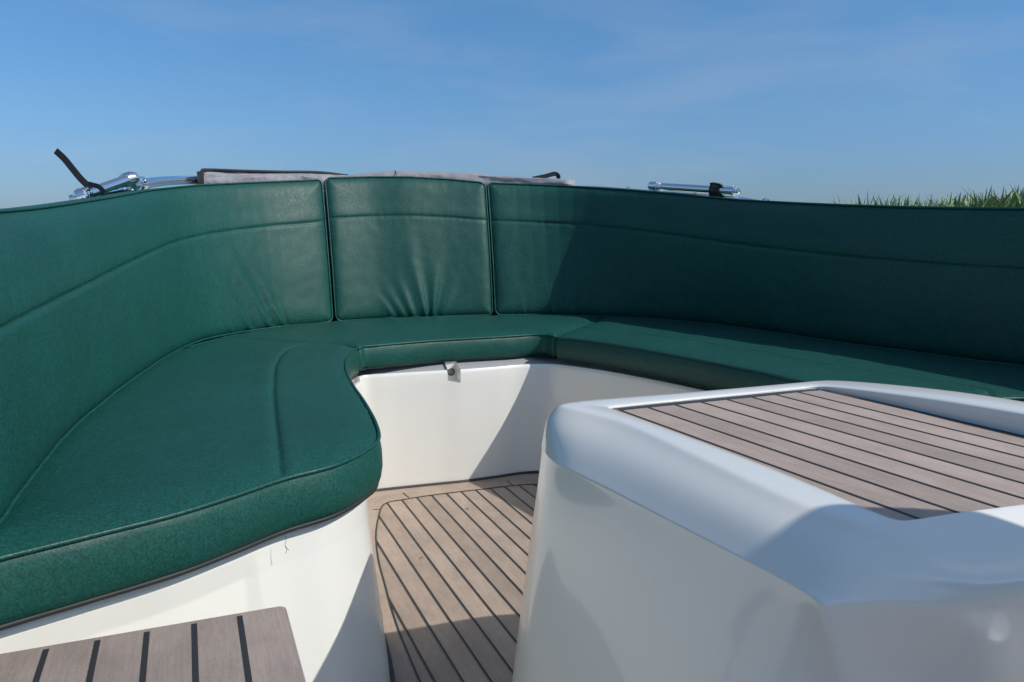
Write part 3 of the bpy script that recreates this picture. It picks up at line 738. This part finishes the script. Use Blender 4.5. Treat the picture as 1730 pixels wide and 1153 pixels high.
collar('end_fitting', D(206,306.5,2.445), D(224,300.5,2.469), 0.0201, tl); ball('hinge_ball', D(224,301,2.469), 0.0189, CHROME, tl)
collar('clamp', D(199,321,2.480), D(205,319.5,2.492), 0.0214, tl); collar('clamp', D(232,312,2.621), D(240,310,2.668), 0.0226, tl)
ball('screw_head', D(197,315,2.457), 0.0073, CHROME, tl); ball('screw_head', D(244,306,2.621), 0.0079, CHROME, tl); ball('screw_head', D(222,322,2.515), 0.0085, CHROME, tl)
tubes('bracket', [([D(222,303,2.469), D(226,312,2.527), D(226,324,2.574)], 0.0092)], CHROME, tl, 12)
# webbing strap sticking up from the left tube
V, Fc = strap_vf(smooth_path([D(94,255,2.281), D(108,268,2.281), D(122,285,2.281), D(136,302,2.287), D(147,313,2.293), D(152,320,2.293)], 30), .0185, .0018, lambda s: Vector((1,-.1+.3*s,.42)))
sl = thing('webbing_strap', 'black webbing strap end standing up into the sky from the left steel tubes', 'strap', D(150,318,2.293))
obj('tail', V, Fc, BLACK, sl, sharp=35)
V, Fc = strap_vf(smooth_path([D(150,311,2.276), D(158,313,2.258), D(167,316,2.252), D(174,323,2.258), D(172,331,2.281)], 16), .013, .0035, lambda s: Vector((.6,-.2,.8)))
obj('buckle_wrap', V, Fc, BLACK, sl, sharp=35)

# right: the tube and rail lie just outboard of the backrest's top edge
def rim_depth(x, out_):
    best = None
    for p_, n_ in zip(BR[2], BR[3]):
        v = (p_[0]+n_[0]*out_, p_[1]+n_[1]*out_, p_[2])
        e_ = abs(P(v)[0]-x)
        if best is None or e_ < best[0]: best = (e_, v[1]*math.cos(PT)-(v[2]-CH)*math.sin(PT))
    return best[1]
def DR(x, y, off=0.0): return D(x, y, rim_depth(x, .085)+off)
# right: stub tube with strap
tr_ = thing('canopy_pole', 'short polished steel canopy tube lying on the right backrest rail', 'canopy frame', DR(1170,322))
tubes('tube', [([DR(1106,315), DR(1205,321), DR(1240,323.5)], .0155)], CHROME, tr_, 20)
collar('end_fitting', DR(1098,314.5), DR(1114,315.5), .0185, tr_); collar('end_fitting', DR(1226,322.5), DR(1242,323.5), .0175, tr_)
tubes('bracket', [([DR(1101,314), DR(1100,323), DR(1101,329)], .010)], CHROME, tr_, 12)
ball('hinge_ball', DR(1246,323.5), .013, CHROME, tr_); ball('screw_head', DR(1242,316.5), .005, CHROME, tr_); ball('screw_head', DR(1250,321.5), .005, CHROME, tr_)
tubes('support_pin', [([DR(1174,319), DR(1173.5,330)], .005)], CHROME, tr_, 10); ball('screw_head', DR(1177,327), .007, CHROME, tr_)
pd = (DR(1225,322.5)-DR(1195,320.5)).normalized(); ps = pd.cross(Vector((0, 0, 1))).normalized(); pu = ps.cross(pd)
loop = []
for k in range(27):
    a = 2*math.pi*k/26; loop.append(DR(1210,321.5)+ps*math.cos(a)*.021+pu*math.sin(a)*(.021 if math.sin(a)*pu.z > 0 else .026))
sr = thing('webbing_strap', 'black webbing strap wrapped tightly around the right steel tube', 'strap', DR(1210,325))
V, Fc = strap_vf(loop, .042, .006, lambda s: pd); obj('loop', V, Fc, BLACK, sr, sharp=35)
V, Fc = strap_vf([DR(1200,311,-.03), DR(1206,310.5,-.03), DR(1216,312,-.03), DR(1221,317,-.03)], .010, .004, lambda s: Vector((0,-.8,.6))); obj('tail', V, Fc, BLACK, sr, sharp=35)
# grab rail along the right coaming with its studs
gr = thing('grab_rail', 'thin dark steel rail running along the top of the right backrest', 'rail', DR(1100,326))
railp = [DR(960,316.5), DR(1010,318), DR(1060,321.5), DR(1150,328.5), DR(1240,335), DR(1300,344), DR(1430,356), DR(1600,362)]
tubes('tube', [(smooth_path(railp, 50), .0075)], CHROME, gr, 12)
for x, y, dp in [(1062,318.5,3.3), (1293,337.5,2.82)]:
    tubes('stud', [([DR(x-5,y+1), DR(x,y), DR(x+5,y+2)], [.004,.008,.005])], CHROME, gr, 12)

# ------------------------------------------------------------------ folded canopy behind the centre
def bundle(name, top, bot, depth, thick, mat_, parent, seed, seam=None, amp=.010):
    # a rolled and folded length of cloth: lobed cross-section along the coaming
    n = 110; m = 30
    T = resample(top, n); Bq = resample(bot, n); V = []
    for i in range(n):
        x = T[i][0]; dp = np.interp(x, depth[0], depth[1]); a = D(T[i][0], T[i][1], dp); b = D(Bq[i][0], Bq[i][1], dp)
        h = (a.z-b.z)/2; c = (a+b)/2; taper = min(1, .25+i/6, .25+(n-1-i)/5)
        for k in range(m):
            w = 2*math.pi*k/m; cw, sw = math.cos(w), math.sin(w)
            nv_ = noise.noise(Vector((i*.09+seed, cw*1.6, sw*1.6)))*amp + noise.noise(Vector((i*.35+seed, cw*2.5, sw*2.5)))*amp*.35
            fold = -.004*math.exp(-((w-2.7+.3*math.sin(i*.05))/.12)**2)-.004*math.exp(-((w-3.5+.2*math.sin(i*.08))/.12)**2)
            r = 1+0
            sq = abs(sw)**.75*(1 if sw > 0 else -1); cq = abs(cw)**.75*(1 if cw > 0 else -1)
            V.append((c.x, c.y+cq*(thick*taper+nv_+fold), c.z+sq*h+nv_*.25*abs(sw)))
    Fc = grid_faces(n, m, closed=True)+[tuple(range(m)), tuple(n*m-1-k for k in range(m))]
    return obj(name, V, Fc, mat_, parent, sharp=70)
cn = thing('folded_canopy', 'folded grey canvas canopy with black edging lying behind the centre backrest', 'canopy', D(660,305,3.6))
dep = ([330,560,830,980], [3.55,3.75,3.75,3.6])
dep2 = ([330,560,830,980], [3.68,3.92,3.9,3.8])
bundle('canvas_fold', [(334,304),(350,300),(395,298),(412,296.5),(470,294.5),(540,296),(600,301)], [(334,322),(470,322),(600,320)], dep, .05, CANVAS, cn, 3.1, amp=.012)
bundle('canvas_fold', [(340,292),(346,288.7),(390,292),(440,293),(520,293.5),(590,297)], [(340,318),(590,316)], dep2, .045, CANVAS, cn, 9.4, amp=.010)
bundle('canvas_fold', [(560,301),(600,295.5),(640,291.5),(668,289.3),(700,289.5),(760,292),(800,293.3),(850,298),(880,300),(930,302),(971,303.5)], [(560,322),(760,322),(971,322)], ([560,830,980],[3.72,3.72,3.58]), .055, CANVAS, cn, 5.7, amp=.013)
V, Fc = tube_vf(smooth_path([D(336,312,3.52), D(336,300,3.52), D(341,290,3.58), D(347,287.4,3.66), D(400,289.2,3.72), D(470,291,3.8), D(540,292,3.9), D(588,297.5,3.95)], 60), .0075, 8)
obj('edge_binding', V, Fc, BLACK, cn, sharp=35)
V, Fc = strap_vf(smooth_path([D(338,291,3.53), D(339,301,3.52), D(340,312,3.52)], 10), .026, .012, lambda s: Vector((1,.2,-.2*s))); obj('edge_binding', V, Fc, BLACK, cn, sharp=35)
V, Fc = strap_vf(smooth_path([D(900,302.5,3.75), D(922,298,3.75), D(938,294,3.75), D(943,297,3.75), D(944,303,3.75)], 14), .020, .006, lambda s: Vector((0,0,1))); obj('buckle', V, Fc, BLACK, cn, sharp=35)
V, Fc = tube_vf(smooth_path([D(667,288.7,3.70), D(670,292,3.66), D(671,297,3.64), D(671,304,3.64)], 12), .0022, 6); obj('seam', V, Fc, GREYP, cn)
V, Fc = strap_vf([D(596,294.5,3.72), D(640,290.6,3.72), D(700,288.6,3.72)], .0035, .05, lambda s: Vector((0,0,1)))

# ------------------------------------------------------------------ unseen seat added right of frame only to shade the console's near end
def shade_caster():
    th = thing('shade_caster', 'added shade caster shaped as a green seat with tall rounded backrest on steel column', 'shade caster', (1.1, .33, 0))
    def slab(name, cx, cy, cz, hx, hy, hz, m_, e=.5, n=24):
        V, Fc = [], []
        for i in range(n+1):
            a = math.pi*(i/n-.5)
            for k in range(2*n):
                b = math.pi*k/n
                f = lambda c: abs(c)**e*(1 if c >= 0 else -1)
                V.append((cx+hx*f(math.cos(a))*f(math.cos(b)), cy+hy*f(math.cos(a))*f(math.sin(b)), cz+hz*f(math.sin(a))))
        return obj(name, V, grid_faces(n+1, 2*n, closed=True), m_, th)
    slab('seat', 1.16, .325, .60, .24, .25, .055, GREEN, .4)
    slab('backrest', .97, .325, .93, .05, .265, .28, GREEN, .4)
    tubes('column', [([(1.16,.325,.02), (1.16,.325,.56)], .05)], CHROME, th, 24)
    tubes('foot_plate', [([(1.16,.325,.001), (1.16,.325,.02)], .16)], CHROME, th, 32)
shade_caster()

# ------------------------------------------------------------------ surroundings: water, bank, reeds
WL = -.62
wm, t, b = mat('canal_water', (0.02, 0.035, 0.035), 0.06)
n = noise_node(t, 2.2, 5, .6, stretch=(1, 1.6, 1)); bp = N(t, 'ShaderNodeBump'); bp.inputs['Strength'].default_value = .35; bp.inputs['Distance'].default_value = .08
t.links.new(n.outputs[0], bp.inputs['Height']); t.links.new(bp.outputs[0], b.inputs['Normal'])
water = obj('water', [(-3000,-3000,WL),(3000,-3000,WL),(3000,3000,WL),(-3000,3000,WL)], [(0,1,2,3)], wm, smooth=False); water['kind'] = 'structure'
gm, t, b = mat('bank_soil_grass', (0.06, 0.085, 0.03), 0.9)
n = noise_node(t, 3, 6, .6); mulcol(t, (0.06, 0.085, 0.03), [mrange(t, n.outputs[0], .3, .7, .6, 1.4)], b)
# bank on the right: a low grass bank running away along the canal
V = []; nb = 40
for i in range(nb):
    s = i/(nb-1); y = -20+s*420
    for (o, z) in [(0, WL-.4), (.8, WL+.25), (2.0, WL+.55), (6, WL+.62), (400, WL+.66)]:
        V.append((4.6+o+.012*y+.5*math.sin(y*.13), y, z))
bank = obj('bank', V, grid_faces(nb, 5), gm); bank['kind'] = 'structure'
rm, t, b = mat('reed_leaf', (0.10, 0.17, 0.05), 0.55)
oi = N(t, 'ShaderNodeTexCoord'); n = noise_node(t, 4.0, 3); n2 = noise_node(t, 30, 2)
mulcol(t, (0.20, 0.285, 0.11), [mrange(t, n.outputs[0], .3, .7, .6, 1.35), mrange(t, n2.outputs[0], .3, .7, .75, 1.3)], b)
b.inputs['Transmission Weight'].default_value = 0
def reeds(name, spots, mat_):
    V, Fc = [], []
    for (x, y, h, nbld) in spots:
        for _ in range(nbld):
            az = random.uniform(0, 2*math.pi); ln = h*(random.uniform(.86, 1.03) if random.random() < .75 else random.uniform(.6, .95)); lean = random.uniform(.08, .75); w = random.uniform(.009, .021)*(1+h*.2)
            bx, by = x+random.gauss(0, .10), y+random.gauss(0, .10)
            z0 = random.uniform(.35, .86)*ln; dirx, diry = math.cos(az), math.sin(az); pa = az+random.uniform(.8, 2.2); px_, py_ = math.cos(pa), math.sin(pa)
            o = len(V); ns = 5; droop = random.uniform(0, .8) if lean > .35 else 0; l_ = ln-z0
            for k in range(ns+1):
                s = k/ns; r = lean*l_*s**1.5*1.3; zz = WL+.55+z0+l_*(s-droop*.55*s**3)
                ww = w*(.35+.65*math.sin(math.pi*min(1, s*.8+.15)))*(1-s**3) if s < 1 else .0008
                V.append((bx+dirx*r-px_*ww, by+diry*r-py_*ww, zz)); V.append((bx+dirx*r+px_*ww, by+diry*r+py_*ww, zz))
            if random.random() < .25:        # the stem under the leaf
                q_ = len(V); V += [(bx-.005, by, WL+.5), (bx+.005, by, WL+.5), (bx+.004, by, WL+.55+ln*.9), (bx-.004, by, WL+.55+ln*.9)]; Fc.append((q_, q_+1, q_+2, q_+3))
            for k in range(ns): Fc.append((o+2*k, o+2*k+1, o+2*k+3, o+2*k+2))
    return obj(name, V, Fc, mat_)
def htop(pxx):                               # how high the reed bed stands, from the row seen over the right backrest
    return np.interp(pxx, [1440,1458,1475,1520,1545,1560,1580,1600,1622,1650,1668,1690,1712,1730,1800,1900,2400], [356,338,352,345,343,347,342,345,332,340,333,328,331,322,326,330,328])
spots = []
for k in range(560):
    xx = random.uniform(1430, 2300); dp = random.uniform(7.6, 9.6)
    if xx < 1510 and not (1445 < xx < 1472) and random.random() < .75: continue
    q = D(xx, 385, dp); base = WL+.55
    h = (385-htop(xx))/F*dp + (CH-base); spots.append((q.x, q.y, h*random.uniform(.92, 1.07) if random.random() < .8 else h*.95, 42 if xx < 1760 else 12))
rd = reeds('reeds', spots, rm); rd['kind'] = 'stuff'; rd['label'] = 'green reeds and tall grass on the bank beyond the right backrest'; rd['category'] = 'reeds'
